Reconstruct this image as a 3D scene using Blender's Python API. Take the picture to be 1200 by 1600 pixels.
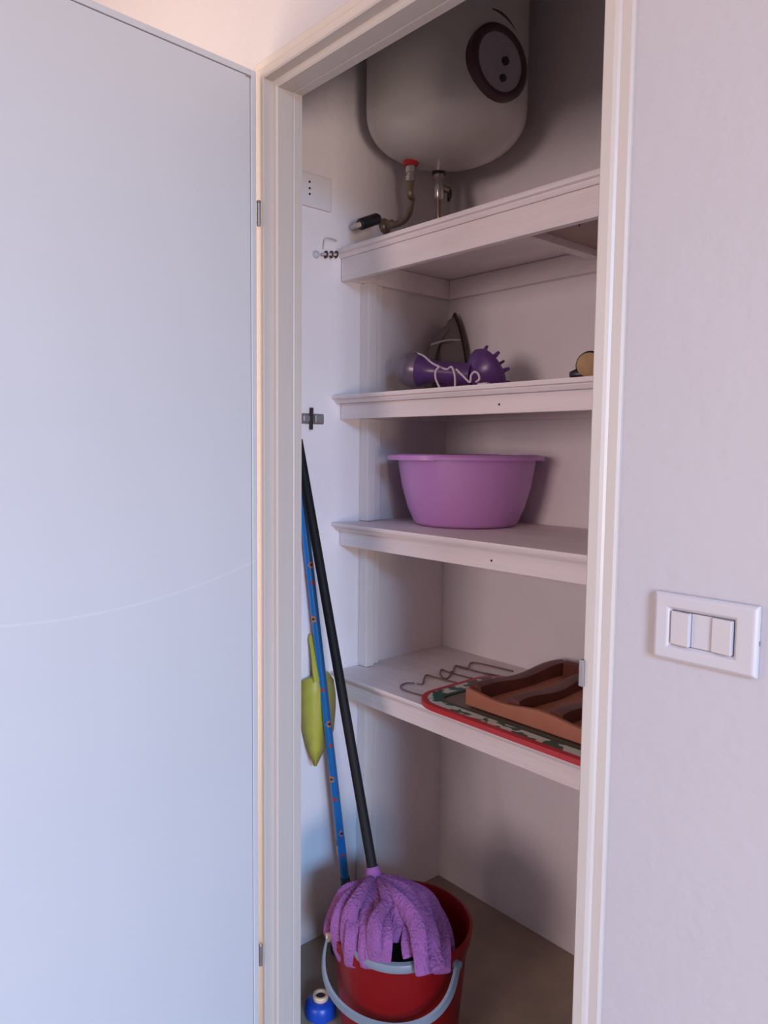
import bpy, bmesh, math, random
from mathutils import Vector, Matrix
random.seed(7)
PI = math.pi
sc = bpy.context.scene
for o in list(bpy.data.objects): bpy.data.objects.remove(o)
COL = sc.collection

# ------------------------------------------------------------------ camera
F = 1190.65
R_ = Vector((0.66126, 0.75008, 0.01057)); D_ = Vector((0.06773, -0.04566, -0.99666)); W_ = Vector((-0.74738, 0.65932, -0.08159))
pit, rol, yaw = 0.0816749, -0.0106041, 0.7225837
h = Vector((-math.cos(yaw), math.sin(yaw), 0)); r0 = h.cross(Vector((0, 0, 1)))
W_ = h*math.cos(pit) - Vector((0, 0, 1))*math.sin(pit); dn = W_.cross(r0)
R_ = r0*math.cos(rol) + dn*math.sin(rol); D_ = -r0*math.sin(rol) + dn*math.cos(rol)
CAM = Vector((0, 0, 1.3))
cd = bpy.data.cameras.new('camera'); cam = bpy.data.objects.new('camera', cd); COL.objects.link(cam)
cd.sensor_fit = 'VERTICAL'; cd.sensor_height = 24; cd.lens = 24*F/1600; cd.clip_start = .02
mx = Matrix((R_, -D_, -W_)).transposed().to_4x4(); mx.translation = CAM; cam.matrix_world = mx
sc.camera = cam

def at(x, y, axis, v):
    """world point seen at photo pixel x,y on the plane axis=v (for measuring off the photo)"""
    d = R_*(x-600) + D_*(y-800) + W_*F
    return CAM + d*((v-CAM[axis])/d[axis])

# ------------------------------------------------------------------ light
wd = bpy.data.worlds.new('world'); sc.world = wd; wd.use_nodes = True
wd.node_tree.nodes['Background'].inputs[0].default_value = (.75, .8, 1, 1)
wd.node_tree.nodes['Background'].inputs[1].default_value = .3
def area(name, loc, to, sx, sy, power, col):
    l = bpy.data.lights.new(name, 'AREA'); l.shape = 'RECTANGLE'; l.size = sx; l.size_y = sy; l.energy = power; l.color = col
    o = bpy.data.objects.new(name, l); COL.objects.link(o); o.location = loc
    o.rotation_euler = (Vector(to)-Vector(loc)).to_track_quat('-Z', 'Y').to_euler(); return o
sky_l = area('high_window_skylight', (3.3, -1.1, 2.55), (-1.3, .5, -.5), 1.0, .8, 41, (.28, .57, 1.0)); sky_l.data.spread = math.radians(64)
low_fill_l = area('low_warm_fill', (3.3, -1.0, .9), (-1.3, .6, 2.2), .9, 1.0, 38, (1.0, .83, .76)); low_fill_l.data.spread = math.radians(120)  # added unseen warm source, aimed upward to warm the top of the door
area('pink_front_fill', (-.1, -4.0, 1.6), (-.8, .9, 1.3), 1.4, 1.3, 66, (1.0, .79, .78))  # added unseen pink fill from the room side, lifts shelf fronts and closet back
area('warm_daylight_behind_door', (-2.2, -.5, 1.3), (-1.5, .85, 1.3), .8, 2.2, 36, (1.0, .78, .62))
sc.view_settings.view_transform = 'Standard'; sc.view_settings.look = 'None'
sc.view_settings.exposure = 0.20; sc.view_settings.gamma = 1; sc.view_settings.use_curve_mapping = False

# ------------------------------------------------------------------ materials
def mat(name, col, rough=.5, metal=0, var=0.0, vscale=6, bump=0, bscale=40, stretch=(1, 1, 1), spec=.5, col2=None, detail=3):
    m = bpy.data.materials.new(name); m.use_nodes = True; n = m.node_tree; b = n.nodes['Principled BSDF']
    b.inputs['Roughness'].default_value = rough; b.inputs['Metallic'].default_value = metal
    b.inputs['Specular IOR Level'].default_value = spec
    b.inputs['Base Color'].default_value = (*col, 1)
    tc = n.nodes.new('ShaderNodeTexCoord'); mp = n.nodes.new('ShaderNodeMapping'); mp.inputs['Scale'].default_value = stretch
    n.links.new(tc.outputs['Object'], mp.inputs[0])
    if var > 0:
        t = n.nodes.new('ShaderNodeTexNoise'); t.inputs['Scale'].default_value = vscale; t.inputs['Detail'].default_value = detail
        n.links.new(mp.outputs[0], t.inputs['Vector'])
        r = n.nodes.new('ShaderNodeValToRGB'); r.color_ramp.elements[0].position = .3; r.color_ramp.elements[1].position = .7
        c2 = col2 or tuple(c*(1-var) for c in col)
        r.color_ramp.elements[0].color = (*c2, 1); r.color_ramp.elements[1].color = (*col, 1)
        n.links.new(t.outputs['Fac'], r.inputs[0]); n.links.new(r.outputs[0], b.inputs['Base Color'])
    if bump > 0:
        t = n.nodes.new('ShaderNodeTexNoise'); t.inputs['Scale'].default_value = bscale; t.inputs['Detail'].default_value = 4
        n.links.new(mp.outputs[0], t.inputs['Vector'])
        bp = n.nodes.new('ShaderNodeBump'); bp.inputs['Strength'].default_value = bump; bp.inputs['Distance'].default_value = .01
        n.links.new(t.outputs['Fac'], bp.inputs['Height']); n.links.new(bp.outputs[0], b.inputs['Normal'])
    return m
M_wall = mat('painted_plaster', (.50, .48, .51), .75, var=.04, vscale=2, bump=.12, bscale=60)
M_cwall = mat('closet_plaster', (.84, .77, .78), .85, var=.05, vscale=5, bump=.14, bscale=35)
M_room = mat('room_plaster', (.50, .47, .46), .85)
M_floor = mat('brown_floor_tile', (.34, .25, .19), .55, var=.25, vscale=9, bump=.05, bscale=50)
M_frame = mat('cream_painted_wood', (.55, .495, .455), .38, var=.04, vscale=5, bump=.05, bscale=30, stretch=(3, 3, .4))
M_shelf = mat('white_painted_shelf_wood', (.86, .76, .75), .6, var=.08, vscale=7, bump=.22, bscale=30, stretch=(.5, 3, 4))
M_post = mat('white_painted_post_wood', (.84, .76, .74), .6, var=.08, vscale=7, bump=.22, bscale=30, stretch=(3, 3, .4))
M_doorp = mat('white_door_laminate', (.61, .61, .63), .42, var=.03, vscale=2, bump=.03, bscale=25)
M_dark = mat('dark_hole', (.03, .02, .02), .8)
M_line = mat('grimy_joint', (.30, .24, .20), .8)
M_enamel = mat('white_enamel', (.62, .58, .54), .22, var=.04, vscale=4)
M_enamel_d = mat('grey_back_shell', (.32, .28, .27), .5)
M_ring = mat('brown_plastic_ring', (.085, .035, .045), .35)
M_dial = mat('grey_dial', (.40, .36, .40), .4)
M_red = mat('red_plastic', (.20, .003, .005), .42, var=.12, vscale=7, spec=.25)
M_redcap = mat('red_ring_plastic', (.55, .02, .02), .4)
M_chrome = mat('chrome_steel', (.55, .52, .50), .28, metal=.9)
M_brass = mat('aged_brass_pipe', (.34, .27, .20), .38, metal=.75, var=.2, vscale=30)
M_black = mat('black_plastic', (.014, .013, .018), .35)
M_pole = mat('black_pole', (.010, .009, .011), .6, spec=.2)
M_blue = mat('blue_pole_print', (.015, .22, .62), .35)
M_flower = mat('orange_flower_print', (.80, .28, .05), .5)
M_reddot = mat('red_flower_print', (.60, .06, .03), .5)
M_teal = mat('dark_teal_plastic', (.03, .09, .10), .4)
M_yellow = mat('yellow_green_plastic', (.50, .45, .06), .45, var=.1, vscale=12)
M_basin = mat('lilac_plastic', (.56, .27, .62), .38, var=.06, vscale=5, bump=.03, bscale=30)
M_mop = mat('purple_microfibre', (.31, .10, .30), .95, var=.28, vscale=22, bump=.8, bscale=160)
M_grey = mat('grey_plastic', (.17, .20, .24), .38)
M_navy = mat('navy_plastic', (.01, .02, .08), .4)
M_cobalt = mat('cobalt_bottle_plastic', (.005, .05, .36), .35)
M_cream = mat('cream_plastic', (.62, .46, .32), .5)
M_purple = mat('purple_plastic', (.115, .045, .20), .3)
M_silver = mat('smoky_silver_plastic', (.22, .17, .22), .28, metal=.25)
M_cord = mat('white_cord', (.72, .62, .68), .5)
M_iron = mat('grey_iron_plastic', (.20, .17, .16), .45)
M_soled = mat('dark_soleplate', (.05, .03, .03), .3, metal=.4)
M_tan = mat('tan_bristle_wood', (.45, .29, .15), .7, var=.2, vscale=60)
M_wire = mat('brown_coated_wire', (.17, .10, .09), .4)
M_terra = mat('terracotta_plastic', (.46, .17, .10), .6, var=.12, vscale=14, bump=.15, bscale=40)
M_rust = mat('dark_brown_bar', (.16, .045, .03), .45, var=.35, vscale=14)
M_tray_red = mat('red_tray_rim', (.50, .025, .03), .4)
M_pattern = mat('green_white_holly_print', (.62, .66, .58), .4, var=.9, vscale=34, col2=(.01, .10, .07), detail=1)
for e, p in zip(M_pattern.node_tree.nodes['Color Ramp'].color_ramp.elements, (.47, .50)): e.position = p
M_green = mat('dark_green_print', (.01, .07, .05), .4)
M_traybed = mat('tray_centre', (.24, .17, .13), .45, var=.25, vscale=18)
M_switch = mat('white_switch_plastic', (.53, .51, .54), .35)
M_socket = mat('white_socket_plastic', (.76, .71, .73), .35)
M_steel = mat('dull_steel', (.34, .33, .34), .4, metal=.7)
M_clear = mat('greyish_clear_plastic', (.55, .52, .55), .3)

# ------------------------------------------------------------------ helpers
def link(name, me, m, parent=None, smooth=False, bevel=0, seg=2, loc=None):
    o = bpy.data.objects.new(name, me); COL.objects.link(o)
    if m: me.materials.append(m)
    if parent is not None:
        o.parent = parent
        p = parent; off = Vector((0, 0, 0))
        while p is not None: off += p.location; p = p.parent
    else:
        off = Vector(loc) if loc else Vector((0, 0, 0)); o.location = off
    me.transform(Matrix.Translation(-off))
    if smooth:
        for f in me.polygons: f.use_smooth = True
        me.set_sharp_from_angle(angle=math.radians(38))
    if bevel:
        b = o.modifiers.new('bevel', 'BEVEL'); b.width = bevel; b.segments = seg; b.limit_method = 'ANGLE'; b.angle_limit = math.radians(30); b.harden_normals = False
    return o
def from_bm(name, bm, m, parent=None, **k):
    bmesh.ops.recalc_face_normals(bm, faces=bm.faces)
    me = bpy.data.meshes.new(name); bm.to_mesh(me); bm.free(); return link(name, me, m, parent, **k)
def add_box(bm, a, b):
    x0, y0, z0 = [min(p, q) for p, q in zip(a, b)]; x1, y1, z1 = [max(p, q) for p, q in zip(a, b)]
    v = [bm.verts.new(p) for p in ((x0,y0,z0),(x1,y0,z0),(x1,y1,z0),(x0,y1,z0),(x0,y0,z1),(x1,y0,z1),(x1,y1,z1),(x0,y1,z1))]
    for f in ((3,2,1,0),(4,5,6,7),(0,1,5,4),(1,2,6,5),(2,3,7,6),(3,0,4,7)): bm.faces.new([v[i] for i in f])
    return v
def box(name, a, b, m, parent=None, bevel=0, **k):
    bm = bmesh.new(); add_box(bm, a, b); return from_bm(name, bm, m, parent, bevel=bevel, **k)
def frame_of(d):
    d = d.normalized(); u = d.cross(Vector((0, 0, 1)) if abs(d.z) < .95 else Vector((1, 0, 0))).normalized(); return u, d.cross(u).normalized()
def add_tube(bm, pts, r, n=12, cap=True):
    pts = [Vector(p) for p in pts]; rings = []
    rr = r if isinstance(r, (list, tuple)) else [r]*len(pts)
    t0 = (pts[1]-pts[0]).normalized(); u, v = frame_of(t0)
    for i, p in enumerate(pts):
        if i == 0: t = t0
        elif i == len(pts)-1: t = (pts[-1]-pts[-2]).normalized()
        else: t = ((pts[i+1]-p).normalized()+(p-pts[i-1]).normalized()).normalized()
        u = (u - t*u.dot(t)).normalized(); v = t.cross(u)
        rings.append([bm.verts.new(p+u*rr[i]*math.cos(2*PI*k/n)+v*rr[i]*math.sin(2*PI*k/n)) for k in range(n)])
    for a, b in zip(rings, rings[1:]):
        for k in range(n): bm.faces.new((a[k], a[(k+1)%n], b[(k+1)%n], b[k]))
    if cap: bm.faces.new(rings[0][::-1]); bm.faces.new(rings[-1])
def tube(name, pts, r, m, parent=None, n=12, **k):
    bm = bmesh.new(); add_tube(bm, pts, r, n); return from_bm(name, bm, m, parent, smooth=True, **k)
def spline(ctrl, n=8):
    c = [Vector(p) for p in ctrl]; c = [2*c[0]-c[1]]+c+[2*c[-1]-c[-2]]; out = []
    for i in range(1, len(c)-2):
        for k in range(n):
            t = k/n; a, b, d, e = c[i-1], c[i], c[i+1], c[i+2]
            out.append(.5*((2*b)+(d-a)*t+(2*a-5*b+4*d-e)*t*t+(-a+3*b-3*d+e)*t**3))
    out.append(c[-2]); return out
def add_lathe(bm, prof, org, axis=(0, 0, 1), n=48, sx=1, sy=1, closed=False, u=None):
    axis = Vector(axis).normalized(); org = Vector(org)
    if axis.z > .999: U, V = Vector((1, 0, 0)), Vector((0, 1, 0))
    else: U, V = frame_of(axis)
    rings = []
    for r, hh in prof:
        if r < 1e-6: rings.append([bm.verts.new(org+axis*hh)])
        else: rings.append([bm.verts.new(org+axis*hh+U*r*sx*math.cos(2*PI*k/n)+V*r*sy*math.sin(2*PI*k/n)) for k in range(n)])
    pairs = list(zip(rings, rings[1:]))
    if closed: pairs.append((rings[-1], rings[0]))
    for a, b in pairs:
        for k in range(n):
            k2 = (k+1) % n
            if len(a) == 1 and len(b) == 1: continue
            if len(a) == 1: bm.faces.new((a[0], b[k2], b[k]))
            elif len(b) == 1: bm.faces.new((a[k], a[k2], b[0]))
            else: bm.faces.new((a[k], a[k2], b[k2], b[k]))
def lathe(name, prof, org, m, parent=None, axis=(0, 0, 1), n=48, **k):
    bm = bmesh.new(); add_lathe(bm, prof, org, axis, n, k.pop('sx', 1), k.pop('sy', 1), k.pop('closed', False)); return from_bm(name, bm, m, parent, smooth=True, **k)
def prism(name, poly, axis, a, b, m, parent=None, **k):
    """poly: 2-D outline in the two other axes, extruded along axis from a to b"""
    bm = bmesh.new(); oth = [i for i in range(3) if i != axis]
    def P(q, v):
        c = [0, 0, 0]; c[oth[0]], c[oth[1]] = q; c[axis] = v; return c
    A = [bm.verts.new(P(q, a)) for q in poly]; B = [bm.verts.new(P(q, b)) for q in poly]
    bm.faces.new(A); bm.faces.new(B[::-1]); n = len(poly)
    for i in range(n): bm.faces.new((A[i], B[i], B[(i+1)%n], A[(i+1)%n]))
    return from_bm(name, bm, m, parent, **k)
def thing(name, label, cat, loc, group=None):
    o = bpy.data.objects.new(name, None); COL.objects.link(o); o.location = loc; o.empty_display_size = .05
    o['label'] = label; o['category'] = cat
    if group: o['group'] = group
    return o
def struct_root(name, loc=(0, 0, 0)):
    o = bpy.data.objects.new(name, None); COL.objects.link(o); o.location = loc; o['kind'] = 'structure'; return o
def struct(o, label, cat):
    o['kind'] = 'structure'; o['label'] = label; o['category'] = cat; return o

# ------------------------------------------------------------------ setting
XL, XR, YB = -1.563, -.50, 1.617          # closet side walls and back wall
YW, YI = .856, .929                       # partition: room side, closet side
JL, JR, HZ = -1.317, -.5755, 2.010         # frame stops (left, right), head
CEIL = 2.75
bm = bmesh.new()
add_box(bm, (-2.5, YW, 0), (JL-.03, YI, CEIL)); add_box(bm, (JR+.03, YW, 0), (3.6, YI, CEIL)); add_box(bm, (JL-.03, YW, HZ+.03), (JR+.03, YI, CEIL))
struct(from_bm('wall_front', bm, M_wall), 'pale lilac-white plastered wall around the closet doorway', 'wall')
struct(box('wall_closet_left', (XL-.12, YI, 0), (XL, YB+.12, CEIL), M_cwall), 'white plaster side wall inside the closet, behind the mop handles', 'wall')
struct(box('wall_closet_back', (XL, YB, 0), (XR+.12, YB+.12, CEIL), M_cwall), 'white plaster back wall behind the shelves', 'wall')
struct(box('wall_closet_right', (XR, YI, 0), (XR+.12, YB, CEIL), M_cwall), 'plaster side wall of the closet hidden behind the right jamb', 'wall')
struct(box('floor', (-2.5, -4.3, -.1), (3.6, YB+.12, 0), M_floor), 'dull brown floor at the bottom of the closet', 'floor')
struct(box('ceiling', (-2.5, -4.3, CEIL), (3.6, YB+.12, CEIL+.1), M_room), 'white ceiling above the doorway', 'ceiling')
struct(box('wall_left', (-2.6, -4.3, 0), (-2.5, YI, CEIL), M_room), 'white room wall beyond the open door', 'wall')
struct(box('wall_right', (3.6, -4.3, 0), (3.7, YI, CEIL), M_room), 'white room wall behind the photographer, right', 'wall')
struct(box('wall_back', (-2.5, -4.4, 0), (3.6, -4.3, CEIL), M_room), 'white room wall behind the photographer', 'wall')

# door frame: profile (depth Y, distance from the stop face outwards)
fr = struct_root('trim_1'); fr['label'] = 'cream painted moulded wooden frame around the closet doorway'; fr['category'] = 'door frame'
PROF = [(YI, 0), (.9105, 0), (.9085, .0012), (.9065, 0), (.871, 0), (.868, .003), (.868, .014), (.8475, .014), (.845, .0165), (.845, .030), (.847, .0345), (.850, .037), (.8505, .050), (.853, .053), (.857, .053), (.857, .035), (YI, .035)]
def jamb(x0, sgn, zt):
    p = [(x0+sgn*-d, y) for y, d in PROF]
    return p
bm = bmesh.new()
def frame_strip(bm, key):
    """mitred frame: sweep PROF along left jamb, head, right jamb"""
    path = [('L', 0), ('L', 1), ('R', 1), ('R', 0)]; rings = []
    for s, top in path:
        ring = []
        for y, d in PROF:
            x = JL-d if s == 'L' else JR+d
            z = HZ+d if top else 0
            ring.append((x, y, z))
        rings.append(ring)
    return rings
rg = frame_strip(None, None)
for nm, (a, b) in (('left_jamb', (0, 1)), ('head', (1, 2)), ('right_jamb', (2, 3))):
    bm = bmesh.new(); A = [bm.verts.new(p) for p in rg[a]]; B = [bm.verts.new(p) for p in rg[b]]; n = len(A)
    for i in range(n): bm.faces.new((A[i], A[(i+1)%n], B[(i+1)%n], B[i]))
    bm.faces.new(A); bm.faces.new(B[::-1])
    from_bm(nm, bm, M_frame, fr)
# latch keeper on the right jamb
bm = bmesh.new(); xk = JR+.0125
add_box(bm, (xk-.0015, .8405, at(905, 1072, 1, .842).z), (xk+.006, .866, at(905, 1030, 1, .842).z)); 
from_bm('strike_plate', bm, M_steel, fr, bevel=.0015)
# dents in the frame paint
bm = bmesh.new()
for px, py in ((423, 118), (421, 121)):
    p = at(px, py, 1, .8675); add_box(bm, (p.x-.004, .866, p.z-.003), (p.x+.004, .869, p.z+.002))
from_bm('paint_chip', bm, M_line, fr)

# door, standing open towards the camera
door = struct_root('door_1', (-1.3265, .827, 0)); door['label'] = 'plain white flush closet door standing open at left'; door['category'] = 'door'
door.rotation_euler = (0, 0, math.radians(3.82))       # leaf runs along local -Y
DW, DT, DH, DZ = .748, .026, 2.028, .012
def dpart(name, bm, m, **k):
    bmesh.ops.recalc_face_normals(bm, faces=bm.faces)
    me = bpy.data.meshes.new(name); bm.to_mesh(me); bm.free(); me.materials.append(m)
    o = bpy.data.objects.new(name, me); COL.objects.link(o); o.parent = door
    if k.get('bevel'):
        b = o.modifiers.new('b', 'BEVEL'); b.width = k['bevel']; b.segments = 2
    return o
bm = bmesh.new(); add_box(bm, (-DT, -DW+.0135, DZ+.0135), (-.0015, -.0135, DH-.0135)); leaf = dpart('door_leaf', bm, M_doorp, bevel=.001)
for nm, a, b in (('edge_strip', (-DT-.001, -.012, DZ), (0, 0, DH)), ('edge_strip', (-DT-.001, -DW, DZ), (0, -DW+.012, DH)),
                 ('edge_strip', (-DT-.001, -DW+.012, DH-.012), (0, -.012, DH)), ('edge_strip', (-DT-.001, -DW+.012, DZ), (0, -.012, DZ+.012))):
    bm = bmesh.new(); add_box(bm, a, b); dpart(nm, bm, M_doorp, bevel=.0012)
bm = bmesh.new(); add_box(bm, (-DT+.001, -DW+.012, DZ+.012), (-.006, -.012, DH-.012)); dpart('groove', bm, M_line)
bm = bmesh.new(); add_box(bm, (-.004, -.024, DH-.016), (.0005, -.013, DH-.0125)); dpart('paint_chip', bm, M_line)
for zc in (at(406, 335, 1, .835).z, at(408, 1493, 1, .835).z, 1.05-.0):
    if zc == 1.05: continue
    h_ = bpy.data.objects.new('hinge', None)
    bpy.data.objects.remove(h_)
    hg = lathe('hinge', [(0, -.022), (.004, -.022), (.004, .022), (0, .022)], (-1.3305, .8345, zc), M_steel, fr, n=14)
    lathe('hinge_pin', [(0, .022), (.005, .023), (.004, .027), (0, .029)], (-1.3305, .8345, zc), M_chrome, hg, n=12)
# faint lighter hairline arc across the door face, mixed into its base colour
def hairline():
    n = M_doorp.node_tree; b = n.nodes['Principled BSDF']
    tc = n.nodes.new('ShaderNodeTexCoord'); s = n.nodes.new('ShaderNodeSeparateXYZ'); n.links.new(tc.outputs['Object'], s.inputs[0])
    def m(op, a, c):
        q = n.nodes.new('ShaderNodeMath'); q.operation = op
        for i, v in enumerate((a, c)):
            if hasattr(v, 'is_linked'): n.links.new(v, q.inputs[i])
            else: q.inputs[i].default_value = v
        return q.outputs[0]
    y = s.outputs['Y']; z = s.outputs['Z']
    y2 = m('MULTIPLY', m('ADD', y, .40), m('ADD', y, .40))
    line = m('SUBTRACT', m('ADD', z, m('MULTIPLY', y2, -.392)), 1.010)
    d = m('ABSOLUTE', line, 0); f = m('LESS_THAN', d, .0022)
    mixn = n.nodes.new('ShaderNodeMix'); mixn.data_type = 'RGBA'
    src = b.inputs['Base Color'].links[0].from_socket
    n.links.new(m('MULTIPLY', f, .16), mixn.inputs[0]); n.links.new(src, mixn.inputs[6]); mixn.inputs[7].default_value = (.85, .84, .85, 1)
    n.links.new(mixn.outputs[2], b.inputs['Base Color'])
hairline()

# ------------------------------------------------------------------ shelves
def shelf(label, zt, zb, yf, ylip, brace=False, holes=(), th=.020):
    t = thing('wall_shelf', label, 'shelf', (XL, yf, zb), 'painted shelves built into the closet')
    lip = [(ylip, zt), (ylip-.0005, zt-.004), (ylip+.001, zt-.009), (ylip+.009, zt-.0105), (ylip+.009, zt-.013), (ylip+.014, zt-th), (yf+.02, zt-th), (yf+.02, zt)]
    prism('front_moulding', lip, 0, XL+.0005, XR-.0005, M_shelf, t)
    box('board', (XL+.0005, yf+.0205, zt-th+.001), (XR-.0005, YB-.0005, zt-.0006), M_shelf, t)
    box('front_apron', (XL+.003, yf, zb), (XR-.0005, yf+.018, zt-th-.0003), M_shelf, t, bevel=.0015)
    box('apron_joint', (XL+.0005, yf+.0025, zb+.001), (XL+.003, yf+.012, zt-th-.0003), M_line, t)
    box('side_cleat', (XL+.0005, yf+.019, zb+.004), (XL+.022, YB-.0005, zt-th), M_shelf, t, bevel=.0015)
    box('back_cleat', (XL+.0225, YB-.02, zb+.004), (XR-.0005, YB-.0005, zt-th), M_shelf, t, bevel=.0015)
    if brace:
        box('cross_brace', (-1.075, yf+.019, zt-th-.026), (-1.045, YB-.021, zt-th), M_shelf, t, bevel=.0015)
        box('plywood_patch', (-1.044, yf+.019, zt-th-.010), (XR-.001, YB-.021, zt-th), mat('bare_brown_ply', (.42, .29, .25), .7, var=.15, vscale=10), t)
    for px, py, s in holes:
        p = at(px, py, 1, yf)
        lathe('nail_hole', [(0, -.0006), (.0025*s, -.0006), (.0025*s, .001), (0, .001)], p, M_dark, t, axis=(0, 1, 0), n=10)
    return t
shelf('white painted wooden shelf just under the water heater, topmost of the four', 1.801, 1.7245, 1.222, 1.205, brace=True, holes=((905, 366-14, .8),))
shelf('white painted wooden shelf holding the hair dryer and the iron', 1.436, 1.377, 1.222, 1.195, holes=((780, 632, 1), (757, 616, .8), (848, 608, .7)))
shelf('white painted wooden shelf carrying the lilac basin', 1.111, 1.050, 1.222, 1.195, holes=((768, 876, 1),))
shelf('white painted wooden shelf with tray, wire rack and terracotta piece, lowest of the four', .718, .650, 1.222, 1.195)
# upright post against the left wall, cut between the shelves
def post(z0, z1, label):
    t = thing('shelf_post', label, 'post', (XL, 1.29, z0), 'white posts between the shelves at the left wall')
    box('post_board', (XL+.0005, 1.288, z0), (XL+.034, 1.318, z1), M_post, t, bevel=.002)
    box('edge_batten', (XL+.0005, 1.3185, z0), (XL+.022, 1.345, z1), M_post, t, bevel=.002)
post(1.4365, 1.7280, 'white wooden post at left between top shelf and hair dryer shelf')
post(1.1115, 1.3805, 'white wooden post at left beside the lilac basin')
post(.7185, 1.0535, 'white wooden post at left between basin shelf and lowest shelf')
post(.0005, .6535, 'white wooden post at left under the lowest shelf')

# ------------------------------------------------------------------ water heater on the left wall
HR = .196; HC = Vector((XL+HR+.003, 1.392, 2.009)); HY = HC.y
wh = thing('water_heater', 'white round-bottomed electric water heater with brown-ringed dial above the top shelf', 'water heater', (XL, HY, HC.z))
pf = [(0, 0)]
for k in range(1, 15):
    t = PI/2*k/14; pf.append((HR*math.sin(t)**.86, .115*(1-math.cos(t)**.86)))
pf += [(HR, .16), (HR, .50)]
for k in range(1, 11):
    t = PI/2*k/10; pf.append((HR*math.cos(t), .50+.09*math.sin(t)))
pf[-1] = (0, .59)
lathe('tank', pf, HC, M_enamel, wh, n=96)
box('wall_bracket', (XL+.0005, HY-.12, HC.z+.36), (XL+.012, HY+.12, HC.z+.42), M_enamel_d, wh, bevel=.002)
DN = Vector((math.cos(math.radians(-9)), math.sin(math.radians(-9)), 0))
DC = at(775, 100, 1, HY-HR*.16); DC = Vector((HC.x, HC.y, DC.z))+DN*(HR+.002)
ringp = [(.063, .001), (.064, .004), (.068, .006), (.076, .005), (.082, .000), (.082, -.024), (.063, -.024)]
lathe('dial_ring', ringp, DC, M_ring, wh, axis=DN, n=56, closed=True)
dl = lathe('dial_face', [(0, -.020), (.0629, -.020), (.0629, .001), (.05, .002), (0, .002)], DC, M_dial, wh, axis=DN, n=48)
for dy, dz, rr in ((.012, .004, .009), (.006, -.034, .008)):
    p = DC+DN*.002+DN.cross(Vector((0, 0, 1)))*-dy+Vector((0, 0, dz))
    lathe('dial_knob', [(0, 0), (rr, 0), (rr, .005), (rr*.8, .007), (0, .007)], p, M_dark, dl, axis=DN, n=20)
# short dark printed arc above the dial, following the casing
bm = bmesh.new(); pv = None
for k in range(9):
    f = k/8; an = math.radians(-16+22*f); z_ = DC.z+.108-.022*f*f
    q_ = [bm.verts.new((HC.x+(HR+.0006)*math.cos(an), HC.y+(HR+.0006)*math.sin(an), z_+dz)) for dz in (-.0035*math.sin(PI*(.1+.8*f)), .0035*math.sin(PI*(.1+.8*f)))]
    if pv: bm.faces.new((pv[0], q_[0], q_[1], pv[1]))
    pv = q_
from_bm('printed_arc', bm, M_ring, wh)
# connections and pipes
PX = XL+.125
def dome(y, x=None):
    r = math.hypot((PX if x is None else x)-HC.x, y-HC.y)/HR; t = math.asin(min(1, r**(1/.86))); return HC.z+.115*(1-math.cos(t)**.86)
P1 = at(642, 254, 0, PX); P2 = at(686, 270, 0, PX)
P1.z = dome(P1.y)-.0105; P2.z = dome(P2.y)-.008
c1 = lathe('hot_outlet_ring', [(0, 0), (.017, 0), (.0205, .004), (.0205, .009), (.013, .013), (.013, .05), (0, .05)], (P1.x, P1.y, P1.z+.0), M_redcap, wh, n=28)
c2 = lathe('cold_inlet_ring', [(0, 0), (.016, 0), (.0185, .003), (.0185, .007), (.012, .010), (.012, .05), (0, .05)], (P2.x, P2.y, P2.z+.0), M_black, wh, n=28)
hp = thing('hot_water_pipe', 'chrome flexible pipe curving down from the red ring under the heater', 'pipe', (P1.x, P1.y, P1.z-.12))
lathe('nut', [(0, 0), (.012, 0), (.0125, .012), (.010, .014), (.010, .019), (.013, .021), (.013, .036), (0, .036)], (P1.x, P1.y, P1.z-.0365), M_chrome, hp, n=6)
W1 = at(608, 356, 0, XL+.012)
q = [P1+Vector((0, 0, -.034)), P1+Vector((0, 0, -.07)), at(644, 310, 0, PX-.01), at(639, 334, 0, PX-.03), at(628, 347, 0, PX-.06), at(613, 352, 0, XL+.04), Vector((XL+.004, at(605, 355, 0, XL+.01).y, at(605, 355, 0, XL+.01).z+.004))]
tube('hose', spline(q, 8), .0082, M_brass, hp, n=14)
lathe('wall_flange', [(0, .001), (.021, .001), (.018, .007), (.012, .012), (.012, .03), (0, .03)], (XL, q[-1].y, q[-1].z), M_brass, hp, axis=(1, 0, 0), n=20)
cp = thing('cold_water_pipe', 'brass pipe with safety valve and black lever under the heater', 'pipe', (P2.x, P2.y, 1.86))
lathe('safety_valve', [(0, 0), (.009, 0), (.0125, .006), (.0125, .04), (.010, .046), (.010, .052), (.013, .054), (.013, .0625), (0, .0625)], (P2.x, P2.y, P2.z-.063), M_chrome, cp, n=18)
vdir = Vector((.15, .9, -.12)).normalized(); vb = Vector((P2.x, P2.y, P2.z-.03))
tube('valve_arm', [vb, vb+vdir*.022, vb+vdir*.03], [.010, .009, .007], M_brass, cp)
lv = vb+vdir*.032
tube('valve_lever', spline([lv+Vector((0, -.004, .008)), lv+Vector((0, .003, 0)), lv+Vector((0, .004, -.014)), lv+Vector((0, 0, -.026))], 5), [.004]*4+[.0062]*8+[.0045]*4, M_black, cp)
tube('pipe_length', spline([P2+Vector((0, 0, -.06)), P2+Vector((0, .001, -.10)), P2+Vector((-.004, .006, -.15)), Vector((P2.x-.008, P2.y+.008, 1.8015))], 6), .0082, M_brass, cp)
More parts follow.
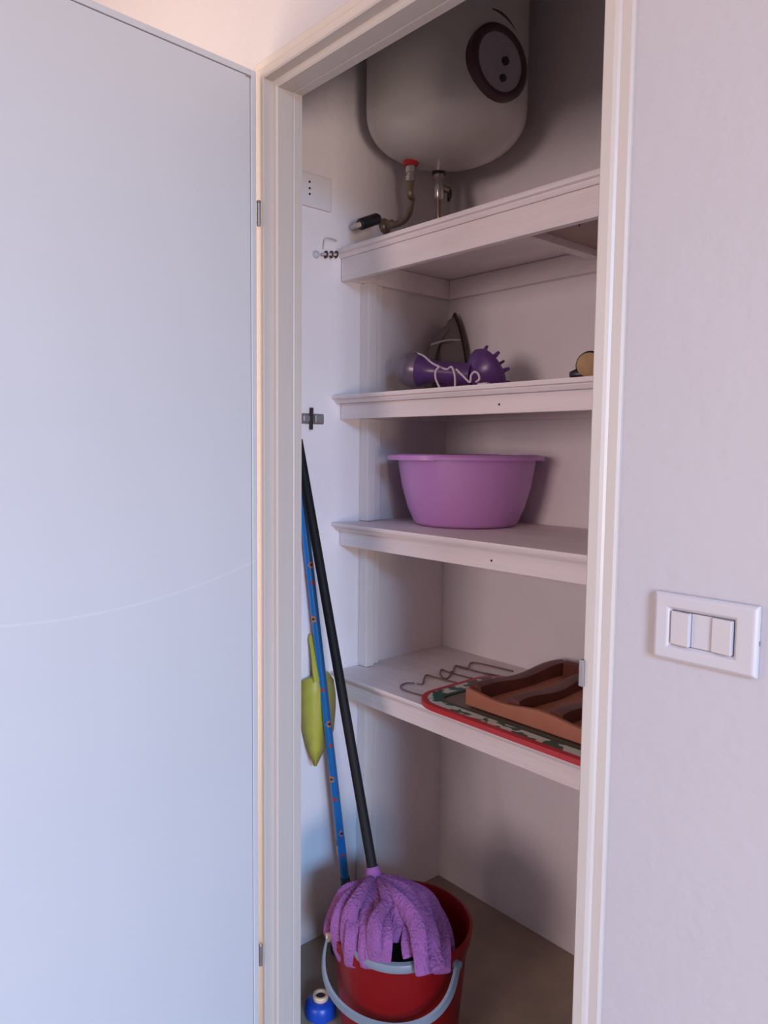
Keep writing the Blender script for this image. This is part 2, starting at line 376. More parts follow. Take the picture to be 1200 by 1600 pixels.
# stop valve with black grip
A = at(562, 351, 0, XL+.075); B = at(591, 341, 0, XL+.07); dv = (B-A).normalized()
sv = thing('stop_valve', 'wall stop valve with a ribbed black handle above the shelf end', 'valve', (XL, (A.y+B.y)/2, A.z))
bm = bmesh.new(); L = (B-A).length
add_lathe(bm, [(0, 0), (.012, 0), (.0145, .004), (.0145, L-.008), (.011, L), (0, L)], A, dv, 10); from_bm('grip', bm, M_black, sv, smooth=True)
lathe('grip_tip', [(0, -.007), (.006, -.007), (.007, 0), (0, 0)], A-dv*.001, M_cream, sv, axis=dv, n=12)
mid = (A+B)/2
tube('stem', [(XL+.001, mid.y, mid.z), (mid.x-.012, mid.y, mid.z)], .007, M_chrome, sv)
# socket plate
S0, S1 = at(474, 272, 0, XL+.004), at(517, 330, 0, XL+.004)
so = thing('wall_socket', 'small white wall socket with three dark holes, half behind the jamb', 'socket', (XL, 1.145, 1.92))
box('cover_plate', (XL+.0005, 1.068, 1.888), (XL+.008, 1.187, 1.968), M_socket, so, bevel=.003)
for py in (284, 294, 303):
    p = at(484, py, 0, XL+.009); lathe('socket_hole', [(0, -.001), (.0026, -.001), (.0026, .0008), (0, .0008)], p, M_dark, so, axis=(1, 0, 0), n=10)
# curtain-wire bracket at the shelf end
sp = thing('wire_spring_bracket', 'little white bracket with three dark spring coils at top shelf end', 'bracket', (XL, 1.18, 1.79))
c0 = at(501, 397, 0, XL+.012)
lathe('screw_rose', [(0, 0), (.010, 0), (.008, .005), (.004, .008), (0, .008)], (XL+.0008, c0.y-.006, c0.z), M_clear, sp, axis=(1, 0, 0), n=18)
tube('wire_loop', spline([(XL+.002, 1.165, 1.795), (XL+.012, 1.163, 1.815), (XL+.014, 1.17, 1.821), (XL+.012, 1.19, 1.822), (XL+.008, 1.203, 1.822)], 5), .0016, M_clear, sp, n=8)
for px in (509.5, 518, 525.5):
    p = at(px, 397.5, 0, XL+.012)
    bm = bmesh.new(); add_tube(bm, [p+Vector((.0055*math.cos(a), 0, .0075*math.sin(a))) for a in [2*PI*k/16 for k in range(17)]], .0021, 8, cap=False)
    from_bm('coil', bm, mat('rusty_spring', (.10, .05, .035), .5, metal=.5), sp, smooth=True)
tube('spring_core', [at(503, 397, 0, XL+.012), at(529, 398, 0, XL+.012)], .0035, M_clear, sp, n=10)
# door catch on the left wall
ca = thing('door_catch', 'small grey metal door catch screwed to the left wall', 'latch', (XL, 1.135, 1.375))
box('catch_plate', (XL+.0005, 1.098, 1.362), (XL+.005, 1.167, 1.388), M_steel, ca, bevel=.001)
box('catch_body', (XL+.005, 1.135, 1.365), (XL+.014, 1.162, 1.385), M_steel, ca, bevel=.002)
tube('catch_pin', [(XL+.008, 1.126, 1.348), (XL+.010, 1.126, 1.402)], .0045, M_dark, ca)
box('catch_tongue', (XL+.005, 1.100, 1.367), (XL+.013, 1.120, 1.383), M_steel, ca, bevel=.002)

# ------------------------------------------------------------------ lilac basin
BC = Vector((-1.325, 1.447, 1.1116))
ba = thing('plastic_basin', 'round lilac plastic washing-up basin on the middle shelf', 'basin', BC)
prof = [(0, 0), (.120, 0), (.128, .003), (.134, .010), (.149, .045), (.163, .095), (.172, .145), (.1745, .168), (.177, .170), (.183, .169), (.1845, .165), (.187, .165), (.188, .172), (.184, .1775), (.175, .179), (.170, .176), (.167, .155), (.155, .085), (.140, .030), (.128, .008), (0, .006)]
lathe('bowl', prof, BC, M_basin, ba, n=96)
vc = Vector((.68, -.73, 0))
for nm, a in (('rim_grip', math.atan2(-1.0, -.30)), ('rim_grip', math.atan2(1.0, .30))):
    bm = bmesh.new(); n = 18; rows = []
    for k in range(n+1):
        t = -1+2*k/n; aa = a+t*.62; ro = .187+.020*max(0, math.cos(t*PI/2))**.6
        rows.append([bm.verts.new((BC.x+r*math.cos(aa), BC.y+r*math.sin(aa), BC.z+z)) for r, z in ((.180, .1765), (ro, .1755), (ro+.001, .164), (ro-.003, .164), (ro-.004, .170), (.180, .1705))])
    for p, q_ in zip(rows, rows[1:]):
        for k in range(6): bm.faces.new((p[k], p[(k+1)%6], q_[(k+1)%6], q_[k]))
    bm.faces.new(rows[0]); bm.faces.new(rows[-1][::-1])
    from_bm(nm, bm, M_basin, ba, smooth=True)

# ------------------------------------------------------------------ hair dryer with diffuser
ZS = 1.4366
c_ = at(646, 578, 1, 1.345); rs = .0445
c_.z = max(c_.z, ZS+rs)
hd = thing('hair_dryer', 'purple hair dryer with smoky round back and spiky diffuser on the second shelf', 'hair dryer', (c_.x, c_.y, ZS))
e_ = at(738, 578, 1, 1.40); e_.z = c_.z-.017
ax = (e_-c_).normalized(); Ld = (e_-c_).length
pr = [(0, -.0435)]+[(rs*math.sin(t), -rs*math.cos(t)) for t in [PI/2*k/10 for k in range(1, 11)]]
lathe('back_cap', pr+[(rs, .004), (rs*.975, .012), (rs*.935, .020), (0, .020)], c_, M_silver, hd, axis=ax, n=40)
bar = lathe('barrel', [(0, .0205), (rs*.93, .0205), (rs*.80, .034), (.028, .052), (.026, .075), (.026, Ld), (0, Ld)], c_, M_purple, hd, axis=ax, n=40)
dax = (Vector((.30, .42, .75))).normalized()
dc = at(757, 590, 1, 1.43); dc.z = ZS+.052
cup = [(0, 0), (.028, .0), (.040, .006), (.052, .020), (.058, .036), (.0595, .041), (.056, .0425), (.050, .036), (.036, .018), (0, .014)]
dax = Vector((.24, .60, .40)).normalized()
di = lathe('diffuser', [(0, -.044), (.026, -.038), (.043, -.022), (.057, -.004), (.061, .010), (.057, .020), (.044, .026), (.0, .029)], dc+dax*.0, M_purple, hd, axis=dax, n=44)
U, V = frame_of(dax)
for k in range(7):
    a = 2*PI*k/7+.25; base = dc+(U*math.cos(a)+V*math.sin(a))*.044+dax*.022
    tip = base+dax*.017+(U*math.cos(a)+V*math.sin(a))*.010
    tube('diffuser_finger', [base-dax*.004, (base+tip)/2, tip], [.0062, .0052, .0036], M_purple, di, n=8)
tube('diffuser_finger', [dc+dax*.035, dc+dax*.062], [.0052, .003], M_purple, di, n=8)
# handle folded down behind, then the cord
hh0 = c_+ax*.035
tube('folded_handle', spline([hh0+Vector((-.03, .03, -.005)), hh0+Vector((0, .055, -.02)), hh0+Vector((.05, .075, -.026)), hh0+Vector((.11, .08, -.0275))], 6), .0155, M_purple, hd, n=16)
yc = 1.288
cw = [at(x, y, 1, yy) for x, y, yy in ((650, 551, 1.35), (662, 556, 1.32), (675, 567, 1.305), (687, 573, 1.30), (698, 577, 1.30), (705, 573, 1.29), (709, 580, 1.288), (711, 592, 1.285))]
cl = cw[-1].copy(); cl.z = ZS+.004
tube('cord', spline(cw+[cl], 7), .0024, M_cord, hd, n=8)
c2_ = [at(x, y, 1, yc) for x, y in ((687, 572), (681, 580), (681, 592))]; e2 = at(689, 603, 1, yc); e2.z = ZS+.003; c2_.append(e2)
tube('cord_loop', spline(c2_, 7), .0024, M_cord, hd, n=8)
c3_ = [at(x, y, 1, yc) for x, y in ((713, 577), (722, 586), (734, 597), (736, 587), (741, 581), (747, 584), (749, 592), (744, 597))]
for p in c3_: p.z = max(p.z, ZS+.0028)
tube('cord_loop', spline(c3_, 7), .0024, M_cord, hd, n=8)
pl = at(756, 592, 1, yc); pl.z = ZS+.008
box('plug', pl-Vector((.014, .007, .007)), pl+Vector((.014, .007, .005)), M_cord, hd, bevel=.003)

# ------------------------------------------------------------------ iron standing on its heel
IX, IY = -1.512, 1.565
ir = thing('clothes_iron', 'old grey clothes iron standing upright in the corner of the second shelf', 'iron', (IX, IY, ZS))
nn = Vector((.04, 1.0, 0)).normalized(); ww = Vector((-nn.y, nn.x, 0)); I0 = Vector((IX, IY, ZS))
def iron_slab(name, offs, m, parent, w0=.060, H=.250, scale_rows=None):
    """tapered outline (heel wide at the bottom, tip up) stacked along the sole normal"""
    bm = bmesh.new(); rings = []; n = 14
    for off, s, lean in offs:
        out = []
        for k in range(n+1):
            t = k/n; out.append((w0*s*(1-t**2.0)**.85 if t < 1 else 0, t*H*lean))
        ring = [bm.verts.new(I0+nn*off+ww*w+Vector((0, 0, z))) for w, z in out]
        ring += [bm.verts.new(I0+nn*off-ww*w+Vector((0, 0, z))) for w, z in out[-2::-1]]
        rings.append(ring)
    for a, b in zip(rings, rings[1:]):
        L_ = len(a)
        for k in range(L_): bm.faces.new((a[k], a[(k+1)%L_], b[(k+1)%L_], b[k]))
    bm.faces.new(rings[0]); bm.faces.new(rings[-1][::-1])
    return from_bm(name, bm, m, parent, smooth=True)
iron_slab('soleplate', [(.030, 1.04, 1.0), (.022, 1.08, 1.0)], M_soled, ir)
iron_slab('body', [(.0215, .96, .96), (.0, .88, .90), (-.02, .68, .76), (-.034, .45, .60)], M_iron, ir)
hpts = [I0-nn*.03+Vector((0, 0, .010)), I0-nn*.062+Vector((0, 0, .016)), I0-nn*.072+Vector((0, 0, .05)), I0-nn*.064+Vector((0, 0, .12)), I0-nn*.034+Vector((0, 0, .175)), I0-nn*.006+Vector((0, 0, .20))]
tube('handle', spline(hpts, 7), .0115, M_iron, ir, n=14)
tube('steam_trim', spline([I0-nn*.066+Vector((0, 0, .152)), I0-nn*.03+Vector((0, 0, .165))-ww*.022, I0+nn*.018+Vector((0, 0, .170))-ww*.03], 6), .003, M_clear, ir, n=8)

# ------------------------------------------------------------------ round brush at the right end of the second shelf
bc = at(921, 588, 1, 1.262); bc.z = ZS+.0275
br = thing('round_brush', 'round tan brush with a black rim lying at the right end of the second shelf', 'brush', (bc.x, bc.y, ZS))
bax = Vector((.35, -.93, 0)).normalized()
lathe('brush_back', [(0, -.03), (.020, -.03), (.0265, -.018), (.0272, .0), (.0235, .004), (0, .004)], bc, M_black, br, axis=bax, n=36)
lathe('bristle_pad', [(0, .0045), (.0232, .0045), (.0225, .012), (.015, .016), (0, .017)], bc, M_tan, br, axis=bax, n=32)
kb = at(897, 581, 1, 1.25); kb.z = ZS+.011
tube('knob', [kb+Vector((.02, .01, 0)), kb+Vector((.005, 0, 0)), kb+Vector((-.006, -.002, -.001))], [.010, .0105, .007], M_black, br)

# ------------------------------------------------------------------ lowest shelf: tray, wire rack, terracotta piece
Z4 = .7184
tx0 = at(662, 1100, 2, Z4).x-.036
tw = thing('serving_tray', 'flat tray with red rim and green and white border on the lowest shelf', 'tray', ((tx0-.75)/2, 1.40, Z4))
TX0, TX1, TY0, TY1 = tx0, -.56, 1.181, 1.50
def rrect(x0, x1, y0, y1, r, n=9):
    out = []
    for cx, cy, a0 in ((x1-r, y1-r, 0), (x0+r, y1-r, PI/2), (x0+r, y0+r, PI), (x1-r, y0+r, 1.5*PI)):
        for k in range(n): a = a0+PI/2*k/(n-1); out.append((cx+r*math.cos(a), cy+r*math.sin(a)))
    return out
def band(name, i0, i1, z0, z1, m, thick=.003):
    bm = bmesh.new(); rg_ = []
    for ins, z in ((i0, z0), (i1, z1), (i1, z1-thick), (i0, z0-thick)):
        rg_.append([bm.verts.new((x, y, z)) for x, y in rrect(TX0+ins, TX1-ins, TY0+ins, TY1-ins, .085-ins)])
    for a, b in zip(rg_, rg_[1:]+rg_[:1]):
        L_ = len(a)
        for k in range(L_): bm.faces.new((a[k], a[(k+1)%L_], b[(k+1)%L_], b[k]))
    return from_bm(name, bm, m, tw, smooth=True)
band('red_rim', 0, .014, Z4+.012, Z4+.0125, M_tray_red, .0115)
band('printed_border', .0142, .042, Z4+.0125, Z4+.0115, M_pattern)
band('green_line', .0422, .052, Z4+.0115, Z4+.0110, M_green)
prism('tray_bed', rrect(TX0+.0524, TX1-.0524, TY0+.0524, TY1-.0524, .032), 2, Z4+.0012, Z4+.0080, M_traybed, tw)
# wire rack
def z4(x, y, zz): return at(600+x/3.871, 1020+y/3.871, 2, zz)
rk = thing('wire_rack', 'bent brown wire rack lying behind the tray on the lowest shelf', 'rack', (z4(300, 150, Z4).x, z4(300, 150, Z4).y, Z4))
wz = Z4+.0024
for nm, pts in (('wire', [(185, 185), (140, 183), (108, 195), (103, 213), (130, 228), (190, 248), (250, 262)]),
                ('wire', [(198, 188), (234, 187), (246, 146), (262, 134), (300, 146), (430, 180), (560, 210)]),
                ('wire', [(600, 170), (480, 142), (385, 115), (350, 101), (340, 122), (350, 145), (375, 158), (398, 140), (406, 112)]),
                ('wire', [(406, 118), (418, 112), (428, 84), (446, 80), (560, 112), (690, 150)]),
                ('wire', [(452, 84), (505, 97), (520, 66), (548, 60), (640, 78), (780, 112)]),
                ('wire', [(505, 97), (580, 118), (700, 140)])):
    pp = [z4(x, y, wz) for x, y in pts]
    tube(nm, spline(pp, 4), .0022, M_wire, rk, n=8)
# terracotta lattice piece
ZT = Z4+.0128
a0 = at(727, 1102, 2, ZT); ty0 = 1.246; tl = a0.x
te = thing('terracotta_lattice', 'terracotta-coloured slab with dark wavy bars lying on the tray', 'trivet', ((tl-.62)/2, 1.4, ZT))
TL, TR, TB = -1.130, -.60, 1.585
bm = bmesh.new(); n = 60; A = []; B = []; th = .012
def wavy(t): return .034+.005*math.cos(t*2*PI*2.4+.4)
for k in range(n+1):
    t = k/n; x = TL+(TR-TL)*t; zt = ZT+wavy(t)
    A.append([bm.verts.new(p) for p in ((x, ty0, ZT), (x, ty0, zt), (x, ty0+th, zt), (x, ty0+th, ZT))])
for a, b in zip(A, A[1:]):
    for k in range(4): bm.faces.new((a[k], b[k], b[(k+1)%4], a[(k+1)%4]))
bm.faces.new(A[0]); bm.faces.new(A[-1][::-1])
from_bm('front_wall', bm, M_terra, te, bevel=.002)
box('base_slab', (TL, ty0+th+.0004, ZT), (TR, TB, ZT+.014), M_terra, te, bevel=.002)
def bar3(name, p, q, wv=.006, hgt=.034, wd_=.015):
    """raised wavy bar from p to q"""
    bm = bmesh.new(); p = Vector(p); q = Vector(q); d = (q-p); L_ = d.length; d.normalize(); s = Vector((-d.y, d.x, 0)); rows = []; n = 22
    for k in range(n+1):
        t = k/n; c = p+d*L_*t+s*wv*math.sin(t*2*PI*1.5); zt = ZT+.0145+hgt*(.78+.10*math.sin(t*2*PI*1.2+1))
        rows.append([bm.verts.new(v) for v in (c-s*wd_/2+Vector((0, 0, ZT+.0145)), c-s*wd_*.45+Vector((0, 0, zt-.004)), c+Vector((0, 0, zt)), c+s*wd_*.45+Vector((0, 0, zt-.004)), c+s*wd_/2+Vector((0, 0, ZT+.0145)))])
    for a, b in zip(rows, rows[1:]):
        for k in range(5): bm.faces.new((a[k], b[k], b[(k+1)%5], a[(k+1)%5]))
    bm.faces.new(rows[0]); bm.faces.new(rows[-1][::-1])
    return from_bm(name, bm, M_rust, te, smooth=True)
y0i = ty0+th+.002
bar3('lattice_bar', (TL+.017, y0i, 0), (TL+.019, TB-.004, 0), wv=.002, hgt=.040, wd_=.034)
bar3('lattice_bar', (TL+.125, y0i, 0), (TL+.118, TB-.030, 0), wv=.004, hgt=.034, wd_=.034)
bar3('lattice_bar', (TL+.235, y0i, 0), (TL+.226, TB-.030, 0), wv=.004, hgt=.034, wd_=.034)
bar3('lattice_bar', (TL+.345, y0i, 0), (TL+.336, TB-.030, 0), wv=.004, hgt=.034, wd_=.034)
bar3('lattice_bar', (TL+.037, TB-.013, 0), (TR-.01, TB-.013, 0), wv=.001, hgt=.042, wd_=.024)
# ------------------------------------------------------------------ bucket
KC = Vector((-1.168, 1.092, .0005)); RH = .27
bk = thing('mop_bucket', 'red plastic mop bucket with grey wringer and handle on the closet floor', 'bucket', KC)
lathe('bucket_body', [(0, .004), (.116, .004), (.118, 0), (.124, .002), (.127, .012), (.146, .225), (.148, .240), (.154, .243), (.1565, .262), (.157, .270), (.151, .272), (.147, .266), (.143, .235), (.122, .014), (0, .010)], KC, M_red, bk, n=80)
tc_ = Vector((-KC.x, -KC.y, 0)).normalized(); fa = math.atan2(tc_.y, tc_.x)
# wringer: grey ring segment and tapered basket set in the near half
wc = KC+Vector((math.cos(fa-.1), math.sin(fa-.1), 0))*.062
bm = bmesh.new(); add_lathe(bm, [(.090, RH+.008), (.097, RH+.012), (.106, RH+.010), (.109, RH+.002), (.107, RH-.006), (.104, RH+.003), (.094, RH+.001), (.056, .15), (.053, .152), (.086, RH+.001)], wc, (0, 0, 1), 44, closed=True)
wr = from_bm('wringer', bm, M_grey, bk, smooth=True)
bm = bmesh.new(); add_lathe(bm, [(0, .151), (.051, .151), (.051, .155), (0, .155)], wc, (0, 0, 1), 30); from_bm('wringer_base', bm, M_navy, wr)
for k in range(14):
    a = 2*PI*k/14; c, s = math.cos(a), math.sin(a)
    tube('wringer_slot', [wc+Vector((c*.0535, s*.0535, .165)), wc+Vector((c*.082, s*.082, RH-.02))], .0035, M_navy, wr, n=6)
# bail handle hanging down at the near side
pz = .245
def rimp(deg, r=.161): return Vector((KC.x+r*math.cos(math.radians(deg)), KC.y+r*math.sin(math.radians(deg)), pz))
Pa, Pb = rimp(-122), rimp(4); cm = (Pa+Pb)/2; hx = (Pb-Pa)/2; od = Vector((math.cos(math.radians(-59)), math.sin(math.radians(-59)), 0))
rows = []; n = 40
for k in range(n+1):
    a = PI*k/n; sn = math.sin(a)**.8
    c = cm-hx*math.cos(a)*1.0+od*(.092*math.sin(a)**.70)+Vector((0, 0, -.099*sn)); rows.append(c)
bm = bmesh.new(); prev = None
for i, c in enumerate(rows):
    t = (rows[min(i+1, n)]-rows[max(i-1, 0)]).normalized(); o_ = Vector((c.x-KC.x, c.y-KC.y, 0)).normalized(); w_ = t.cross(o_).normalized()
    r_ = [bm.verts.new(c+w_*.0105*sx_+o_*.003*sy_) for sx_, sy_ in ((-1, -.6), (-.7, 1), (.7, 1), (1, -.6))]
    if prev:
        for k in range(4): bm.faces.new((prev[k], prev[(k+1)%4], r_[(k+1)%4], r_[k]))
    else: bm.faces.new(r_)
    prev = r_
bm.faces.new(prev[::-1])
bail = from_bm('handle', bm, M_grey, bk, smooth=True)
for p_, a_ in ((Pa, -122), (Pb, 4)):
    ax_ = Vector((math.cos(math.radians(a_)), math.sin(math.radians(a_)), 0))
    lathe('pivot', [(0, -.006), (.010, -.006), (.010, .004), (0, .004)], p_, M_cream if a_ < 0 else M_grey, bail, axis=ax_, n=14)
# ------------------------------------------------------------------ mop
T = at(583, 1362, 0, -1.235)
top = at(470, 712, 0, -1.545)
dm = (T-top).normalized()
mo = thing('mop', 'black-handled mop with purple cloth strips standing in the red bucket', 'mop', (KC.x, KC.y, .15))
ext_top = top-dm*.04
tube('pole', [ext_top, top+(T-top)*.5, T+dm*.03], .0115, M_pole, mo, n=20)
lathe('socket', [(0, -.012), (.014, -.012), (.018, 0), (.021, .02), (.028, .045), (.03, .06), (0, .065)], T, mat('purple_socket_cloth', (.27, .085, .27), .8, var=.2, vscale=20), mo, axis=dm, n=24)
HUB = T+Vector((.030, -.005, -.045))
def strip(path, w, face, name='strip', seed=0):
    rnd = random.Random(seed); bm = bmesh.new(); pts = spline(path, 7); prev = None; n = len(pts)
    ph = rnd.uniform(0, 6)
    for i, c in enumerate(pts):
        t = (pts[min(i+1, n-1)]-pts[max(i-1, 0)]).normalized(); o_ = face.copy(); w_ = t.cross(o_)
        if w_.length < .1: w_ = Vector((1, 0, 0))
        w_.normalize(); o_ = w_.cross(t).normalized()
        f = i/(n-1); ww_ = w*(.45+.55*min(1, f*3))*(1+.12*math.sin(f*9+ph))
        tw_ = .35*math.sin(f*4+ph); w2 = w_*math.cos(tw_)+o_*math.sin(tw_); o2 = o_*math.cos(tw_)-w_*math.sin(tw_)
        cs = [(-1, 0), (-.55, .55), (0, .9+.3*math.sin(f*11+ph)), (.55, .55), (1, 0), (.5, -.5), (-.5, -.5)]
        r_ = [bm.verts.new(c+w2*ww_/2*a+o2*.0075*b) for a, b in cs]
        if prev:
            for k in range(7): bm.faces.new((prev[k], prev[(k+1)%7], r_[(k+1)%7], r_[k]))
        else: bm.faces.new(r_)
        prev = r_
    bm.faces.new(prev[::-1])
    o = from_bm(name, bm, M_mop, mo, smooth=True)
    s = o.modifiers.new('s', 'SUBSURF'); s.levels = 1; s.render_levels = 1
    return o
def P(x, y, d):
    """photo pixel at distance d metres in front of the camera"""
    r = R_*(x-600)+D_*(y-800)+W_*F; return CAM+r/F*d
# (x, y, distance) way points of every strip, traced from its fall over the wringer; distances are real
base = (T-CAM).dot(W_)
def S(*pts): return [P(x, y+(5 if i > 3 else 0), base+d*1.78) for i, (x, y, d) in enumerate(pts)]
face = Vector((.62, -.62, .48)).normalized()
strips = [
 (S((585,1370,0),(565,1384,-.02),(540,1395,-.03),(524,1420,-.02),(516,1440,-.02),(520,1462,-.02)), .034),
 (S((585,1370,0),(560,1392,-.03),(540,1412,-.05),(530,1440,-.06),(532,1470,-.055),(540,1498,-.05)), .042),
 (S((585,1370,0),(568,1394,-.04),(556,1420,-.06),(552,1450,-.08),(552,1480,-.08),(554,1506,-.075)), .044),
 (S((585,1370,0),(578,1398,-.04),(574,1430,-.07),(576,1460,-.09),(574,1486,-.095),(576,1508,-.095)), .046),
 (S((588,1370,0),(592,1400,-.04),(596,1430,-.07),(598,1458,-.09),(597,1484,-.10),(597,1505,-.10)), .046),
 (S((588,1370,0),(608,1390,-.04),(620,1412,-.06),(622,1436,-.07),(620,1452,-.08),(618,1466,-.08)), .040),
 (S((588,1370,0),(616,1386,-.03),(636,1406,-.05),(642,1440,-.07),(640,1468,-.09),(646,1490,-.10)), .046),
 (S((588,1370,0),(624,1384,-.02),(654,1408,-.04),(662,1444,-.06),(664,1476,-.09),(668,1508,-.115)), .050),
 (S((588,1370,0),(630,1384,-.01),(668,1406,-.02),(680,1440,-.04),(688,1476,-.08),(690,1518,-.10)), .050),
 (S((588,1370,0),(634,1386,.0),(672,1414,-.02),(692,1450,-.03),(700,1484,-.06),(698,1512,-.07)), .040),
 (S((588,1370,0),(612,1394,-.05),(632,1418,-.07),(650,1446,-.09),(656,1482,-.11),(662,1520,-.12)), .040),
 (S((585,1370,0),(560,1382,-.01),(536,1400,.0),(520,1428,.0),(513,1446,.01),(514,1456,.01)), .030),
 (S((588,1370,0),(620,1380,.03),(644,1396,.05),(655,1420,.05),(655,1446,.04)), .040),
 (S((585,1370,0),(574,1382,-.03),(560,1402,-.055),(548,1424,-.07),(542,1452,-.075),(546,1490,-.07)), .036),
 (S((588,1370,0),(600,1388,-.04),(604,1410,-.065),(588,1436,-.09),(584,1466,-.10),(586,1498,-.10)), .034),
 (S((588,1370,0),(626,1392,-.04),(648,1420,-.06),(672,1450,-.08),(676,1486,-.10),(682,1514,-.115)), .042),
 (S((588,1372,0),(610,1402,-.03),(612,1440,-.03),(608,1470,-.03)), .05),
 (S((588,1372,0),(570,1410,-.03),(560,1450,-.03),(560,1485,-.03)), .05),
 (S((588,1372,0),(640,1412,-.01),(650,1450,-.02),(655,1480,-.04)), .05),
]
for i, (p_, w_) in enumerate(strips): strip(p_, w_, face, 'mop_strip', i)

# ------------------------------------------------------------------ broom with printed blue handle
b0 = at(541, 1392, 0, -1.478); b1 = at(474, 800, 0, -1.546)
db = (b0-b1).normalized()
bfl = b0+db*((.085-b0.z)/db.z)
bo = thing('broom', 'broom with blue flower-printed handle leaning in the corner behind the mop', 'broom', (bfl.x, bfl.y, .0005))
bjoin = at(539, 1370, 0, -1.48)
tube('handle', [b1-db*.06, (b1+bjoin)/2, bjoin], .0105, M_blue, bo, n=24)
tube('ferrule', [bjoin+db*.0005, bjoin+db*.03, bfl+db*.0], [.0125, .0135, .0145], M_teal, bo, n=20)
bm = bmesh.new(); add_box(bm, (bfl.x-.018, bfl.y-.05, .055), (bfl.x+.018, bfl.y+.12, .0845)); from_bm('brush_head', bm, M_teal, bo, bevel=.008)
bm = bmesh.new(); rnd = random.Random(3)
for i in range(8):
    for j in range(30):
        x = bfl.x-.015+.030*i/7; y = bfl.y-.046+.162*j/29
        add_tube(bm, [(x, y, .056), (x+rnd.uniform(-.004, .004), y+rnd.uniform(-.006, .006), .001)], .0016, 4)
ob = from_bm('bristles', bm, M_teal, bo); ob['kind'] = 'stuff'
def decal(bm, s, ang, rr, lift):
    c = b1+db*s; view = (CAM-c); view -= db*view.dot(db); view.normalize(); side = db.cross(view)
    n = 12; vs = []
    ctr = None
    for k in range(n):
        a = 2*PI*k/n; r = rr*(1+.18*math.cos(5*a)); th_ = ang+r*math.cos(a)/.0105; zz = r*math.sin(a)
        vs.append(bm.verts.new(c+db*zz+(view*math.cos(th_)+side*math.sin(th_))*(.0105+lift)))
    ctr = bm.verts.new(c+(view*math.cos(ang)+side*math.sin(ang))*(.0105+lift))
    for k in range(n): bm.faces.new((ctr, vs[k], vs[(k+1)%n]))
Lb = (bjoin-b1).length
def flower(s, ang):
    bm = bmesh.new(); decal(bm, s, ang, .0085, .0006); f_ = from_bm('flower_print', bm, M_flower, bo)
    bm = bmesh.new(); decal(bm, s, ang, .0032, .0011); from_bm('flower_centre', bm, M_dark, f_)
def bud(s, ang):
    bm = bmesh.new(); decal(bm, s, ang, .0052, .0006); from_bm('red_bud_print', bm, M_reddot, bo)
# stations measured down the handle
for k, (px, py) in enumerate(((480, 885), (490, 968), (508, 1128), (517, 1210), (527, 1290), (537, 1366))):
    sv_ = (at(px, py, 0, -1.52)-b1).dot(db); ang = (.55 if k % 2 else -.5)
    flower(sv_, ang); flower(sv_+.03, ang+2.6)
for k, (px, py) in enumerate(((484, 912), (503, 1076), (512, 1160), (520, 1240), (530, 1322))):
    sv_ = (at(px, py, 0, -1.52)-b1).dot(db); bud(sv_, -.3+.5*(k % 2)); bud(sv_+.02, 2.5)

# ------------------------------------------------------------------ dustpan hung on the handles
def pt(x, y, X): return at(x, y, 0, X)
dp = thing('dustpan', 'yellow-green plastic dustpan hanging upside down behind the blue handle', 'dustpan', (XL, 1.14, .55))
def shell(name, pts, quads, thick=.003):
    bm = bmesh.new(); vs = [bm.verts.new(p) for p in pts]
    for q_ in quads: bm.faces.new([vs[i] for i in q_])
    o = from_bm(name, bm, M_yellow, dp, smooth=True); s = o.modifiers.new('s', 'SOLIDIFY'); s.thickness = thick; s.offset = 0; return o
# left (near) side wall, from spine back to the plaster; right (far) wing behind the pole
spine = [(499, 1052, -1.518), (501, 1062, -1.516), (499, 1085, -1.514), (495, 1105, -1.513), (494, 1140, -1.513), (493, 1170, -1.514), (492, 1197, -1.516)]
left = [(489, 1056, -1.548), (470, 1064, -1.554), (470, 1082, -1.556), (470, 1105, -1.556), (472, 1140, -1.554), (481, 1172, -1.536), (490.5, 1196, -1.517)]
L1 = [pt(*p) for p in spine]; L2 = [pt(*p) for p in left]
shell('side_wall', L1+L2, [(i, i+1, i+8, i+7) for i in range(6)])
right = [(512, 1049, -1.557), (521, 1062, -1.559), (524, 1085, -1.559), (524, 1105, -1.559), (521, 1140, -1.556), (508, 1168, -1.535), (493.5, 1197.5, -1.5165)]
L3 = [pt(*p) for p in right]
shell('pan_floor', L1+L3, [(i, i+7, i+8, i+1) for i in range(6)])
hpth = [(487, 991, -1.550), (494, 998, -1.543), (499, 1012, -1.534), (501, 1030, -1.526), (501, 1048, -1.520), (501, 1064, -1.5155)]
bm = bmesh.new(); prev = None
for i, (x, y, X) in enumerate(hpth):
    c = pt(x, y, X); wl = (.002, .009, .011, .011, .010, .008)[i]
    r_ = [bm.verts.new(c+Vector((a, b*wl, 0))) for a, b in ((.002, .3), (-.001, -2.3), (-.004, -2.3), (-.002, .3))]
    if prev:
        for k in range(4): bm.faces.new((prev[k], prev[(k+1)%4], r_[(k+1)%4], r_[k]))
    else: bm.faces.new(r_)
    prev = r_
bm.faces.new(prev[::-1]); from_bm('handle', bm, M_yellow, dp, smooth=True)

